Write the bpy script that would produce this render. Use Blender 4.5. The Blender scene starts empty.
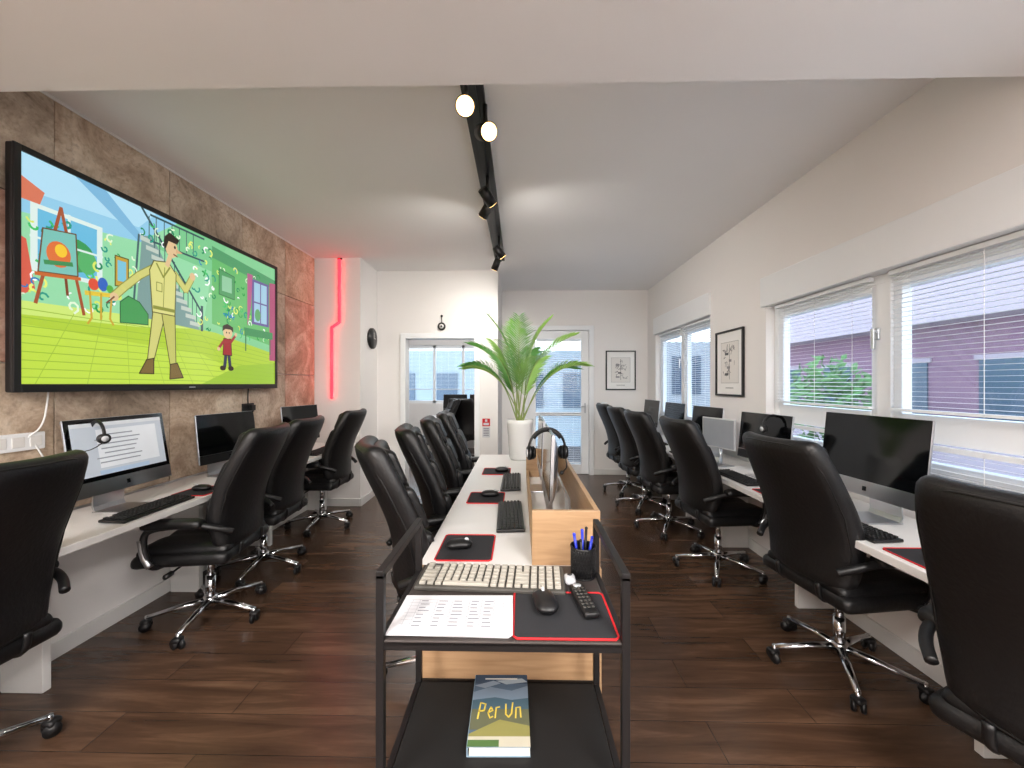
import bpy, bmesh, math, random
from mathutils import Matrix, Vector, Euler
random.seed(7)
R=math.radians
# ------------------------------------------------------------ materials
def lin(c):
    if isinstance(c,str):
        c=c.lstrip('#'); c=[int(c[i:i+2],16)/255 for i in (0,2,4)]
    return tuple((x/12.92 if x<=.04045 else ((x+.055)/1.055)**2.4) for x in c)
MC={}
def mat(name,col,rough=.5,metal=0,var=.06,scale=12,bump=0,emit=0,spec=None,coat=0):
    if name in MC: return MC[name]
    m=bpy.data.materials.new(name); m.use_nodes=True
    nt=m.node_tree; N=nt.nodes; L=nt.links
    b=N['Principled BSDF']; c=lin(col)
    tc=N.new('ShaderNodeTexCoord'); nz=N.new('ShaderNodeTexNoise')
    nz.inputs['Scale'].default_value=scale; nz.inputs['Detail'].default_value=4
    L.new(tc.outputs['Object'],nz.inputs['Vector'])
    mx=N.new('ShaderNodeMix'); mx.data_type='RGBA'
    mx.inputs[6].default_value=(*[x*(1-var) for x in c],1)
    mx.inputs[7].default_value=(*[min(1,x*(1+var)) for x in c],1)
    L.new(nz.outputs['Fac'],mx.inputs[0]); L.new(mx.outputs[2],b.inputs['Base Color'])
    b.inputs['Roughness'].default_value=rough; b.inputs['Metallic'].default_value=metal
    if spec is not None: b.inputs['Specular IOR Level'].default_value=spec
    if coat: b.inputs['Coat Weight'].default_value=coat
    if emit:
        L.new(mx.outputs[2],b.inputs['Emission Color']); b.inputs['Emission Strength'].default_value=emit
    if bump:
        bp=N.new('ShaderNodeBump'); bp.inputs['Strength'].default_value=bump; bp.inputs['Distance'].default_value=.01
        L.new(nz.outputs['Fac'],bp.inputs['Height']); L.new(bp.outputs[0],b.inputs['Normal'])
    MC[name]=m; return m

def wood_mat(name,c1,c2,rough=.45,axis='X'):
    if name in MC: return MC[name]
    m=bpy.data.materials.new(name); m.use_nodes=True
    nt=m.node_tree; N=nt.nodes; L=nt.links; b=N['Principled BSDF']
    tc=N.new('ShaderNodeTexCoord'); mp=N.new('ShaderNodeMapping')
    mp.inputs['Scale'].default_value={'X':(1.2,14,14),'Y':(14,1.2,14),'Z':(14,14,1.2)}[axis]
    nz=N.new('ShaderNodeTexNoise'); nz.inputs['Scale'].default_value=4; nz.inputs['Detail'].default_value=6; nz.inputs['Distortion'].default_value=.6
    L.new(tc.outputs['Object'],mp.inputs[0]); L.new(mp.outputs[0],nz.inputs['Vector'])
    r=N.new('ShaderNodeValToRGB'); r.color_ramp.elements[0].position=.3; r.color_ramp.elements[1].position=.7
    r.color_ramp.elements[0].color=(*lin(c1),1); r.color_ramp.elements[1].color=(*lin(c2),1)
    L.new(nz.outputs['Fac'],r.inputs[0]); L.new(r.outputs[0],b.inputs['Base Color'])
    b.inputs['Roughness'].default_value=rough
    MC[name]=m; return m

def floor_mat():
    m=bpy.data.materials.new('dark_wood_planks'); m.use_nodes=True
    nt=m.node_tree; N=nt.nodes; L=nt.links; b=N['Principled BSDF']
    tc=N.new('ShaderNodeTexCoord')
    br=N.new('ShaderNodeTexBrick'); br.inputs['Scale'].default_value=1
    br.inputs['Brick Width'].default_value=1.25; br.inputs['Row Height'].default_value=.19
    br.inputs['Mortar Size'].default_value=.0014; br.inputs['Mortar Smooth'].default_value=.3
    br.offset=.37
    br.inputs['Color1'].default_value=(.1,.1,.1,1); br.inputs['Color2'].default_value=(.9,.9,.9,1); br.inputs['Mortar'].default_value=(0,0,0,1)
    L.new(tc.outputs['Object'],br.inputs['Vector'])
    mp=N.new('ShaderNodeMapping'); mp.inputs['Scale'].default_value=(.8,7,1); L.new(tc.outputs['Object'],mp.inputs[0])
    nz=N.new('ShaderNodeTexNoise'); nz.inputs['Scale'].default_value=2.2; nz.inputs['Detail'].default_value=8; nz.inputs['Distortion'].default_value=.5; nz.inputs['Roughness'].default_value=.62
    L.new(mp.outputs[0],nz.inputs['Vector'])
    ad=N.new('ShaderNodeMath'); ad.operation='MULTIPLY_ADD'; ad.inputs[1].default_value=.22
    L.new(br.outputs['Color'],ad.inputs[0]); L.new(nz.outputs['Fac'],ad.inputs[2])
    r=N.new('ShaderNodeValToRGB'); e=r.color_ramp.elements
    e[0].position=.32; e[0].color=(*lin('#33251c'),1); e[1].position=.95; e[1].color=(*lin('#725743'),1)
    x=e.new(.62); x.color=(*lin('#4d382a'),1)
    L.new(ad.outputs[0],r.inputs[0])
    mm=N.new('ShaderNodeMix'); mm.data_type='RGBA'; L.new(br.outputs['Fac'],mm.inputs[0])
    L.new(r.outputs[0],mm.inputs[6]); mm.inputs[7].default_value=(.012,.008,.006,1)
    L.new(mm.outputs[2],b.inputs['Base Color']); b.inputs['Roughness'].default_value=.27
    bp=N.new('ShaderNodeBump'); bp.inputs['Strength'].default_value=.05; bp.inputs['Distance'].default_value=.01
    L.new(nz.outputs['Fac'],bp.inputs['Height']); L.new(bp.outputs[0],b.inputs['Normal'])
    return m

def stone_mat(i,c1,c2,c3):
    m=bpy.data.materials.new('stone_slab_%d'%i); m.use_nodes=True
    nt=m.node_tree; N=nt.nodes; L=nt.links; b=N['Principled BSDF']
    tc=N.new('ShaderNodeTexCoord'); mp=N.new('ShaderNodeMapping'); mp.inputs['Location'].default_value=(i*3.1,i*1.7,i)
    L.new(tc.outputs['Object'],mp.inputs[0])
    a=N.new('ShaderNodeTexNoise'); a.inputs['Scale'].default_value=3.2; a.inputs['Detail'].default_value=12; a.inputs['Roughness'].default_value=.74; a.inputs['Distortion'].default_value=.8
    L.new(mp.outputs[0],a.inputs['Vector'])
    r=N.new('ShaderNodeValToRGB'); e=r.color_ramp.elements
    e[0].position=.36; e[0].color=(*lin(c1),1); e[1].position=.64; e[1].color=(*lin(c3),1); x=e.new(.5); x.color=(*lin(c2),1)
    L.new(a.outputs['Fac'],r.inputs[0]); 
    v=N.new('ShaderNodeTexNoise'); v.inputs['Scale'].default_value=45; v.inputs['Detail'].default_value=3
    L.new(mp.outputs[0],v.inputs['Vector'])
    mu=N.new('ShaderNodeMix'); mu.data_type='RGBA'; mu.blend_type='MULTIPLY'; mu.inputs[0].default_value=.45
    L.new(r.outputs[0],mu.inputs[6])
    ra=N.new('ShaderNodeValToRGB'); ra.color_ramp.elements[0].position=.32; ra.color_ramp.elements[0].color=(.5,.48,.46,1); ra.color_ramp.elements[1].position=.5; ra.color_ramp.elements[1].color=(1,1,1,1)
    L.new(v.outputs['Fac'],ra.inputs[0]); L.new(ra.outputs[0],mu.inputs[7])
    L.new(mu.outputs[2],b.inputs['Base Color']); b.inputs['Roughness'].default_value=.75
    bp=N.new('ShaderNodeBump'); bp.inputs['Strength'].default_value=.35; bp.inputs['Distance'].default_value=.01
    L.new(a.outputs['Fac'],bp.inputs['Height']); L.new(bp.outputs[0],b.inputs['Normal'])
    return m

def vcol_mat(name,emit=0,rough=.5):
    if name in MC: return MC[name]
    m=bpy.data.materials.new(name); m.use_nodes=True
    nt=m.node_tree; N=nt.nodes; L=nt.links; b=N['Principled BSDF']
    a=N.new('ShaderNodeAttribute'); a.attribute_name='Col'
    if emit:
        b.inputs['Base Color'].default_value=(.01,.01,.01,1)
        L.new(a.outputs['Color'],b.inputs['Emission Color']); b.inputs['Emission Strength'].default_value=emit
    else: L.new(a.outputs['Color'],b.inputs['Base Color'])
    b.inputs['Roughness'].default_value=rough
    MC[name]=m; return m

def glass_mat():
    m=bpy.data.materials.new('window_glass'); m.use_nodes=True
    nt=m.node_tree; N=nt.nodes; L=nt.links
    for n in list(N): N.remove(n)
    o=N.new('ShaderNodeOutputMaterial'); t=N.new('ShaderNodeBsdfTransparent'); g=N.new('ShaderNodeBsdfGlossy'); g.inputs['Roughness'].default_value=.02
    t.inputs[0].default_value=(.93,.97,.97,1)
    mx=N.new('ShaderNodeMixShader'); mx.inputs[0].default_value=.05
    L.new(t.outputs[0],mx.inputs[1]); L.new(g.outputs[0],mx.inputs[2]); L.new(mx.outputs[0],o.inputs[0]); return m

M_wall=mat('wall_paint','#ebe8e6',.8,var=.012,scale=3)
M_ceil=mat('ceiling_paint','#eeecec',.85,var=.01,scale=3)
M_white=mat('white_laminate','#dfdedc',.35,var=.01)
M_pvc=mat('white_pvc','#eef0f2',.35,var=.01)
M_slat=mat('blind_slat','#eef1f4',.45,var=.01)
M_leather=mat('black_leather','#0d0d0f',.44,var=.25,scale=60,bump=.18)
M_leather2=mat('black_leather_seam','#060607',.5,var=.2)
M_bplast=mat('black_plastic','#101012',.42,var=.1)
M_chrome=mat('chrome','#d6d8dc',.12,1,var=.02)
M_alu=mat('brushed_aluminium','#c9ccd1',.3,1,var=.03)
M_silver=mat('silver_plastic','#c4c7cb',.35,0,var=.03)
M_glassblk=mat('black_screen_glass','#060709',.08,var=.1)
M_blkmetal=mat('black_powder_coat','#1a1819',.45,.3,var=.1)
M_oak=wood_mat('oak_veneer','#a4825f','#b99874',.45,'X')
M_oakY=wood_mat('oak_veneer_long','#a4825f','#b99874',.45,'Y')
M_floor=floor_mat()
M_glass=glass_mat()
M_pad=mat('mouse_pad_fabric','#212226',.9,var=.2,scale=90)
M_red=mat('red_fabric_trim','#c4161f',.7)
M_paper=mat('paper','#d0d1d6',.8,var=.01)
M_ink=mat('ink','#6c7078',.8)
M_keyw=mat('pale_keycap','#aeaaa0',.5,var=.03)
M_keybase=mat('grey_keyboard_base','#474541',.5)
M_keyb=mat('black_keycap','#17181a',.55,var=.1)
M_neon=mat('red_neon','#ff2430',.4,emit=5,var=0)
M_scr=mat('lit_screen_grey','#b5bec8',.3,emit=.3,var=.05,scale=3)
M_cable=mat('white_cable','#e4e4e4',.5)

# ------------------------------------------------------------ mesh builder
def TM(loc=(0,0,0),rot=(0,0,0)):
    return Matrix.Translation(loc)@Euler([R(a) for a in rot],'XYZ').to_matrix().to_4x4()
class B:
    def __init__(s): s.bm=bmesh.new(); s.mats=[]
    def mi(s,m):
        if m not in s.mats: s.mats.append(m)
        return s.mats.index(m)
    def add(s,t,m,M=None,smooth=False):
        i=s.mi(m)
        for f in t.faces: f.material_index=i; f.smooth=smooth
        if M is not None: bmesh.ops.transform(t,matrix=M,verts=t.verts)
        me=bpy.data.meshes.new('t'); t.to_mesh(me); t.free(); s.bm.from_mesh(me); bpy.data.meshes.remove(me); return s
    def box(s,size,loc,m,rot=(0,0,0),bev=0):
        t=bmesh.new(); bmesh.ops.create_cube(t,size=1); bmesh.ops.scale(t,vec=size,verts=t.verts)
        if bev: bmesh.ops.bevel(t,geom=t.edges[:],offset=bev,segments=2,affect='EDGES',profile=.5)
        return s.add(t,m,TM(loc,rot))
    def bb(s,a,b,m,bev=0):
        return s.box([abs(b[i]-a[i]) for i in range(3)],[(a[i]+b[i])/2 for i in range(3)],m,bev=bev)
    def rbox(s,size,r,loc,m,rot=(0,0,0),n=10,fn=None):
        t=bmesh.new(); bmesh.ops.create_cube(t,size=2)
        bmesh.ops.subdivide_edges(t,edges=t.edges[:],cuts=n,use_grid_fill=True)
        h=Vector(size)/2
        for v in t.verts:
            p=Vector([math.sin(c*math.pi/2)*.35+c*.65 for c in v.co])
            p=Vector([p[i]*h[i] for i in range(3)])
            rr=[min(r,h[i]) for i in range(3)]
            q=Vector([max(-(h[i]-rr[i]),min(h[i]-rr[i],p[i])) for i in range(3)])
            d=p-q
            d2=Vector([d[i]/rr[i] for i in range(3)])
            if d2.length>1e-6:
                mxc=max(abs(x) for x in d2); 
                d2=d2.normalized()*mxc
            v.co=q+Vector([d2[i]*rr[i] for i in range(3)])
            if fn: v.co=fn(v.co.copy())
        return s.add(t,m,TM(loc,rot),True)
    def cyl(s,r,h,loc,m,rot=(0,0,0),r2=None,seg=24,smooth=True,bev=0):
        t=bmesh.new(); bmesh.ops.create_cone(t,cap_ends=True,segments=seg,radius1=r,radius2=r if r2 is None else r2,depth=h)
        if bev:
            es=[e for e in t.edges if any(len(f.verts)>4 for f in e.link_faces)]
            bmesh.ops.bevel(t,geom=es,offset=bev,segments=2,affect='EDGES')
        return s.add(t,m,TM(loc,rot),smooth)
    def sph(s,r,loc,m,sc=(1,1,1),rot=(0,0,0),seg=16):
        t=bmesh.new(); bmesh.ops.create_uvsphere(t,u_segments=seg,v_segments=seg//2+2,radius=r); bmesh.ops.scale(t,vec=sc,verts=t.verts)
        return s.add(t,m,TM(loc,rot),True)
    def tube(s,pts,r,m,seg=8,closed=False,flat=1,M=None,smoothp=0):
        P=[Vector(p) for p in pts]
        for _ in range(smoothp):
            Q=[]
            k=len(P)
            rng=range(k if closed else k-1)
            if not closed: Q.append(P[0])
            for i in rng:
                a,b=P[i],P[(i+1)%k]; Q+= [a*.75+b*.25,a*.25+b*.75]
            if not closed: Q.append(P[-1])
            P=Q
        t=bmesh.new(); rings=[]; k=len(P); up=None
        rs=r if isinstance(r,(list,tuple)) else None
        for i,p in enumerate(P):
            if closed: d=(P[(i+1)%k]-P[i-1]).normalized()
            else: d=(P[min(i+1,k-1)]-P[max(i-1,0)]).normalized()
            if up is None: up=Vector((0,0,1)) if abs(d.z)<.9 else Vector((0,1,0))
            x=d.cross(up).normalized(); y=x.cross(d).normalized(); up=y
            ri=r if rs is None else rs[0]+(rs[1]-rs[0])*i/(k-1)
            rings.append([t.verts.new(p+x*math.cos(a)*ri+y*math.sin(a)*ri*flat) for a in [2*math.pi*j/seg for j in range(seg)]])
        for i in range(k if closed else k-1):
            A,Bq=rings[i],rings[(i+1)%k]
            for j in range(seg): t.faces.new((A[j],A[(j+1)%seg],Bq[(j+1)%seg],Bq[j]))
        if not closed: t.faces.new(rings[0][::-1]); t.faces.new(rings[-1])
        bmesh.ops.recalc_face_normals(t,faces=t.faces)
        return s.add(t,m,M,True)
    def lathe(s,prof,m,loc=(0,0,0),seg=32):
        t=bmesh.new(); rings=[]
        for (r,z) in prof: rings.append([t.verts.new((r*math.cos(2*math.pi*j/seg),r*math.sin(2*math.pi*j/seg),z)) for j in range(seg)])
        for i in range(len(prof)-1):
            for j in range(seg): t.faces.new((rings[i][j],rings[i][(j+1)%seg],rings[i+1][(j+1)%seg],rings[i+1][j]))
        bmesh.ops.remove_doubles(t,verts=t.verts,dist=1e-5)
        bmesh.ops.recalc_face_normals(t,faces=t.faces)
        return s.add(t,m,TM(loc),True)
    def mesh(s,name):
        me=bpy.data.meshes.new(name); s.bm.to_mesh(me); s.bm.free()
        for m in s.mats: me.materials.append(m)
        return me
    def obj(s,name,loc=(0,0,0),rot=(0,0,0),parent=None):
        return inst(s.mesh(name),name,loc,rot,parent)
def inst(me,name,loc=(0,0,0),rotz=(0,0,0),parent=None,sc=1):
    o=bpy.data.objects.new(name,me); bpy.context.collection.objects.link(o)
    o.location=loc; o.rotation_euler=[R(a) for a in rotz]; o.scale=(sc,sc,sc)
    if parent: o.parent=parent
    return o
def empty(name,loc=(0,0,0),rot=(0,0,0)):
    e=bpy.data.objects.new(name,None); bpy.context.collection.objects.link(e); e.location=loc; e.rotation_euler=[R(a) for a in rot]; e.empty_display_size=.1; return e

class Art:
    def __init__(s,o,du,dv,n): s.o=Vector(o); s.du=Vector(du); s.dv=Vector(dv); s.n=Vector(n); s.v=[]; s.f=[]; s.c=[]; s.layer=0
    def poly(s,pts,col,layer=None):
        if layer is None: s.layer+=.000012; layer=s.layer
        i=len(s.v)
        for (u,v) in pts: s.v.append(s.o+s.du*u+s.dv*v+s.n*layer)
        s.f.append(list(range(i,i+len(pts)))); s.c.append(lin(col))
    def rect(s,u0,v0,u1,v1,col): s.poly([(u0,v0),(u1,v0),(u1,v1),(u0,v1)],col)
    def ell(s,u,v,ru,rv,col,n=18): s.poly([(u+ru*math.cos(2*math.pi*k/n),v+rv*math.sin(2*math.pi*k/n)) for k in range(n)],col)
    def line(s,pts,w,col,asp=1.78):
        s.layer+=.000012
        for (a,b) in zip(pts[:-1],pts[1:]):
            dx=(b[0]-a[0])*asp; dy=b[1]-a[1]; l=math.hypot(dx,dy) or 1
            nx=-dy/l*w/2/asp; ny=dx/l*w/2
            ex=dx/l*w*.25/asp; ey=dy/l*w*.25
            s.poly([(a[0]+nx-ex,a[1]+ny-ey),(b[0]+nx+ex,b[1]+ny+ey),(b[0]-nx+ex,b[1]-ny+ey),(a[0]-nx-ex,a[1]-ny-ey)],col,s.layer)
    def opoly(s,pts,col,oc='#5b5a24',w=.006):
        s.poly(pts,col); s.line(pts+[pts[0]],w,oc)
    def obj(s,name,m,parent=None):
        me=bpy.data.meshes.new(name); me.from_pydata([tuple(v) for v in s.v],[],s.f)
        ca=me.color_attributes.new('Col','FLOAT_COLOR','CORNER'); k=0
        for fi,f in enumerate(s.f):
            for _ in f: ca.data[k].color=(*s.c[fi],1); k+=1
        me.materials.append(m); return inst(me,name,parent=parent)

# ------------------------------------------------------------ room shell
XL,XR=-2.43,2.01; ZC=2.91; YR=-2.6
def wallbox(name,a,b,m=M_wall): return B().bb(a,b,m).obj(name)
B().bb((-3.6,YR-.15,-.12),(2.16,9.2,0),M_floor).obj('floor')
B().bb((-3.6,YR-.15,ZC),(2.16,9.2,ZC+.15),M_ceil).obj('ceiling')
B().bb((XL,YR,2.63),(XR,1.6,ZC),M_ceil).obj('ceiling_soffit')
wallbox('wall_left',(XL-.15,YR,0),(XL,4.65,ZC))
wallbox('wall_rear',(XL-.15,YR-.15,0),(XR+.15,YR,ZC))
wallbox('wall_pillar',(XL-.15,4.65,0),(-1.87,5.35,ZC))
b=B(); b.bb((-1.87,5.2,0),(-1.50,5.35,ZC),M_wall); b.bb((-.586,5.2,0),(-.286,5.35,ZC),M_wall); b.bb((-1.50,5.2,2.03),(-.586,5.35,ZC),M_wall)
b.obj('wall_partition')
wallbox('wall_alcove',(-.386,5.35,0),(-.286,6.34,ZC))
b=B(); b.bb((-.386,6.34,0),(.13,6.49,ZC),M_wall); b.bb((1.09,6.34,0),(XR+.15,6.49,ZC),M_wall); b.bb((.13,6.34,2.28),(1.09,6.49,ZC),M_wall)
b.obj('wall_back')
W1=(.25,3.31,.93,2.30); W2=(4.27,5.97,.93,2.40); W3=(-2.3,-.3,.93,2.30)
b=B(); x0,x1=XR,XR+.15
b.bb((x0,YR,0),(x1,6.34,.93),M_wall)
b.bb((x0,YR,.93),(x1,W3[0],ZC),M_wall); b.bb((x0,W3[1],.93),(x1,W1[0],ZC),M_wall); b.bb((x0,W1[1],.93),(x1,W2[0],ZC),M_wall); b.bb((x0,W2[1],.93),(x1,6.34,ZC),M_wall)
for w in (W1,W2,W3): b.bb((x0,w[0],w[3]),(x1,w[1],ZC),M_wall)
b.obj('wall_right')
def base(name,a,c): B().bb(a,c,M_white,bev=.003).obj(name)
base('baseboard_left',(XL,YR,0),(XL+.016,4.65,.09))
base('baseboard_right',(XR-.016,YR,0),(XR,6.34,.09))
base('baseboard_pillar',(XL+.016,4.634,0),(-1.87,4.65,.09))
base('baseboard_pillar_side',(-1.87,4.634,0),(-1.854,5.2,.09))
base('baseboard_back',(1.17,6.324,0),(XR-.016,6.34,.09))
base('baseboard_partition',(-.52,5.184,0),(-.27,5.2,.09))
SM=[stone_mat(0,'#9c8570','#c0ab95','#ddcebb'),stone_mat(1,'#a0846c','#c4a78e','#dac5af'),stone_mat(2,'#8a7969','#b3a08d','#cfc0ae'),stone_mat(3,'#98705d','#bb9380','#d6b8a6')]
b=B(); ys=[-2.55,-1.9,-1.2,-.5,.2,.65,1.33,2.02,2.7,3.42,4.05,4.64]; zs=[.76,1.53,2.34,2.905]
for i in range(len(ys)-1):
    for j in range(3):
        m=SM[(i*2+j*3+(i*j)%2)%4]
        if i==len(ys)-2: m=SM[3 if j<2 else 1]
        zt=zs[j+1]
        if j==2 and ys[i]<1.6:
            b.bb((XL+.001,ys[i]+.003,zs[j]+.003),(XL+.024,min(ys[i+1]-.003,1.6),2.625),m)
            if ys[i+1]>1.6: b.bb((XL+.001,1.6,zs[j]+.003),(XL+.024,ys[i+1]-.003,zt),m)
            continue
        b.bb((XL+.001,ys[i]+.003,zs[j]+.003),(XL+.024,ys[i+1]-.003,zt-.003),m,bev=.003)
b.obj('wall_left_stone_cladding')
b=B(); b.bb((XL+.001,1.601,2.895),(XL+.03,4.64,2.909),M_white); b.obj('trim_2')

# ------------------------------------------------------------ windows and blinds
def blindB(b,x,ya,yb,z0,z1,tilt=28,along='Y',pitch=.025):
    n=int((z1-z0-.04)/pitch); L=abs(yb-ya); c=(ya+yb)/2
    def P(a,z,off=0): return (x+off,a,z) if along=='Y' else (a,x+off,z)
    for i in range(n):
        z=z1-.04-i*pitch
        if along=='Y': b.box((.022,L-.01,.0012),P(c,z),M_slat,rot=(0,tilt,0))
        else: b.box((L-.01,.022,.0012),P(c,z),M_slat,rot=(-tilt,0,0))
    for (z,h) in ((z1-.012,.024),(z0+.01,.014)):
        b.box((.03,L-.005,h) if along=='Y' else (L-.005,.03,h),P(c,z),M_slat)
    for a in (ya+.12,c,yb-.12):
        b.box((.002,.002,z1-z0),P(a,(z0+z1)/2,-.014),M_cable)
    return b
def window_r(name,W,mulls,blinds,transom=True):
    g=empty(name,(XR+.1,(W[0]+W[1])/2,W[2]))
    y0,y1,z0,z1=W; zt=z1-.24; f=B(); X0,X1=XR+.07,XR+.14
    gl=B()
    f.bb((X0,y0,z0),(X1,y0+.05,zt),M_pvc,.004); f.bb((X0,y1-.05,z0),(X1,y1,zt),M_pvc,.004)
    f.bb((X0,y0+.05,zt-.05),(X1,y1-.05,zt),M_pvc,.004); f.bb((X0,y0+.05,z0),(X1,y1-.05,z0+.05),M_pvc,.004)
    edges=[y0+.05]+mulls+[y1-.05]
    for mlt in mulls: f.bb((X0-.01,mlt-.045,z0+.05),(X1,mlt+.045,zt-.05),M_pvc,.004)
    for a,c in zip(edges[:-1],edges[1:]):
        a2=a+(.045 if a in mulls else 0); c2=c-(.045 if c in mulls else 0)
        for (p,q,r_,s_) in ((a2,a2+.05,z0+.05,zt-.05),(c2-.05,c2,z0+.05,zt-.05)): f.bb((X0+.005,p,r_),(X1-.01,q,s_),M_pvc,.004)
        for (r_,s_) in ((zt-.1,zt-.05),(z0+.05,z0+.1)): f.bb((X0+.005,a2+.05,r_),(X1-.01,c2-.05,s_),M_pvc,.004)
        if transom: f.bb((X0,a2+.05,1.13),(X1-.01,c2-.05,1.27),M_pvc,.004)
        gl.bb((X1-.03,a2+.05,z0+.1),(X1-.025,c2-.05,zt-.1),M_glass)
    f.bb((XR-.025,y0-.02,zt),(X1,y1+.04,z1),M_pvc,.006)
    f.bb((XR-.03,y0-.02,z0-.03),(X0+.01,y1+.02,z0),M_pvc,.005)
    for mlt in mulls:
        f.box((.012,.028,.07),(X0-.018,mlt+.03,1.72),M_alu,bev=.004); f.box((.03,.016,.016),(X0-.03,mlt+.03,1.735),M_alu); f.box((.014,.02,.12),(X0-.045,mlt+.03,1.69),M_alu,bev=.004)
    bl=B()
    for q in blinds: blindB(bl,XR+.045,*q)
    for o in (f.obj('frame',parent=g),gl.obj('glass',parent=g),bl.obj('venetian_blinds',parent=g)): o.matrix_parent_inverse=Matrix.Translation(-g.location)
    return g
bls=[]
for (a,c,t) in ((.31,1.22,0),(1.34,2.26,0),(2.38,3.25,-6)): bls+=[(a,c,1.28,2.055,t),(a,c,.94,1.125,t+8)]
window_r('window_1',W1,[1.28,2.32],bls)
window_r('window_2',W2,[5.12],[(4.33,5.06,.95,2.15,12),(5.18,5.91,.95,2.15,12)],False)
window_r('added_fill_window',W3,[-1.3],[])  # unseen window added behind the camera, without blinds, to let in fill daylight
# outside
b=B(); fac=mat('pink_render_facade','#80647a',.9,var=.05,scale=1); dk=mat('facade_window','#46596e',.3); sl=mat('facade_slab','#a297a5',.8); teal=mat('teal_railing','#35909e',.6)
b.bb((9,-6,-6),(9.4,15.5,5.0),fac)
for zz in (-3,0,3):
    b.bb((8.4,-6,zz-.3),(9,15,zz-.15),sl); b.bb((8.4,-6,zz-.15),(8.44,15,zz+.55),sl)
    b.bb((8.38,-6,zz+.58),(8.46,15,zz+.66),teal)
    for k in range(10): b.bb((8.97,-5+k*2,zz+.1),(8.999,-4+k*2,zz+1.9),dk); b.bb((8.96,-5.08+k*2,zz+1.9),(8.999,-3.92+k*2,zz+2.0),sl)
b.obj('neighbour_building')
B().bb((2.6,-12,-3.2),(40,40,-3),mat('street_ground','#9a9a98',.9)).obj('street_ground')
b=B(); b.bb((3.2,17,-3),(16,18,3.2),mat('far_facade','#a5abb3',.9)); 
for k in range(5): b.bb((4+k*2.4,16.95,1),(5.2+k*2.4,17,2.6),dk)
b.obj('distant_building')
def tree(x,y,h,seed):
    rr=random.Random(seed); b=B(); lf=mat('tree_foliage','#56804a',.8,var=.4,scale=3); b.tube([(0,0,-3),(.05,.05,h*.3-1),(0,0,h-2.6)],[.14,.06],mat('bark','#5a4636',.9))
    t=bmesh.new()
    for k in range(700):
        a=rr.uniform(0,6.28); e=rr.uniform(-1,1); q=rr.random()**.4; c=Vector((math.cos(a)*math.sqrt(1-e*e)*.9*q,math.sin(a)*math.sqrt(1-e*e)*.9*q,h-2.6+e*1.1*q))
        d=Vector((rr.uniform(-1,1),rr.uniform(-1,1),rr.uniform(-1,1))).normalized(); s2=d.orthogonal().normalized()
        t.faces.new([t.verts.new(c+d*.13),t.verts.new(c+s2*.06),t.verts.new(c-d*.13),t.verts.new(c-s2*.06)])
    b.add(t,lf); b.obj('street_tree',(x,y,0))
tree(7.0,9.2,3.6,2)

# back glazed door
dg=empty('door_1',(.61,6.36,0)); b=B(); f=M_pvc
b.bb((.06,6.30,0),(.133,6.40,2.35),f,.004); b.bb((1.087,6.30,0),(1.16,6.40,2.35),f,.004); b.bb((.133,6.30,2.277),(1.087,6.40,2.35),f,.004)
for (p,q) in ((.135,.25),(.97,1.085)): b.bb((p,6.36,.005),(q,6.42,2.275),f,.004)
b.bb((.25,6.36,.005),(.97,6.42,.16),f,.004); b.bb((.25,6.36,2.14),(.97,6.42,2.275),f,.004)
b.bb((.25,6.36,.92),(.97,6.42,.98),f,.004)
b.bb((.25,6.40,.16),(.97,6.405,2.14),M_glass)
b.box((.025,.012,.16),(1.03,6.353,1.05),M_alu,bev=.004); b.box((.1,.014,.018),(.99,6.33,1.08),M_alu,bev=.004)
o=b.obj('door_leaf_and_frame',parent=dg); o.matrix_parent_inverse=Matrix.Translation(-dg.location)
b=blindB(B(),6.345,.26,.96,.18,2.13,18,along='X',pitch=.034); o=b.obj('door_blind',parent=dg); o.matrix_parent_inverse=Matrix.Translation(-dg.location)
b=B()
b.bb((-1.56,5.18,0),(-1.494,5.37,2.09),f,.003); b.bb((-.592,5.18,0),(-.526,5.37,2.09),f,.003); b.bb((-1.494,5.18,2.024),(-.592,5.37,2.09),f,.003)
b.obj('trim_1')
# back room
wallbox('wall_backroom_left',(-3.6,5.35,0),(-3.45,9.05,ZC)); wallbox('wall_backroom_right',(-.386,6.49,0),(-.236,9.05,ZC))
wallbox('wall_backroom_front',(-3.45,5.25,0),(-2.58,5.35,ZC))
b=B(); b.bb((-3.45,8.9,0),(-.386,9.05,1.0),M_wall); b.bb((-3.45,8.9,2.3),(-.386,9.05,ZC),M_wall); b.bb((-3.45,8.9,1),(-2.6,9.05,2.3),M_wall); b.bb((-.6,8.9,1),(-.386,9.05,2.3),M_wall); b.obj('wall_backroom_back')
g=empty('window_4',(-1.6,8.95,1)); b=B()
for x in (-2.6,-1.95,-1.3,-.66): b.bb((x,8.93,1),(x+.06,9.0,2.3),f)
b.bb((-2.54,8.93,1),(-.66,9,1.06),f); b.bb((-2.54,8.93,2.24),(-.66,9,2.3),f); b.bb((-2.54,8.97,1.06),(-.66,8.975,2.24),M_glass)
for (p,q) in ((-2.53,-1.96),(-1.88,-1.31),(-1.23,-.67)): blindB(b,8.91,p,q,1.3,2.24,8,along='X',pitch=.03)
o=b.obj('frame_and_blinds',parent=g); o.matrix_parent_inverse=Matrix.Translation(-g.location)
b=B(); b.bb((-9,14,-3),(3.1,15,2.6),mat('garden_facade','#8c9aa6',.9,var=.2,scale=2))
for k in range(7): b.bb((-7.5+k*1.5,13.95,.6),(-6.7+k*1.5,14,1.8),dk)
b.obj('rear_building')

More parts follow.
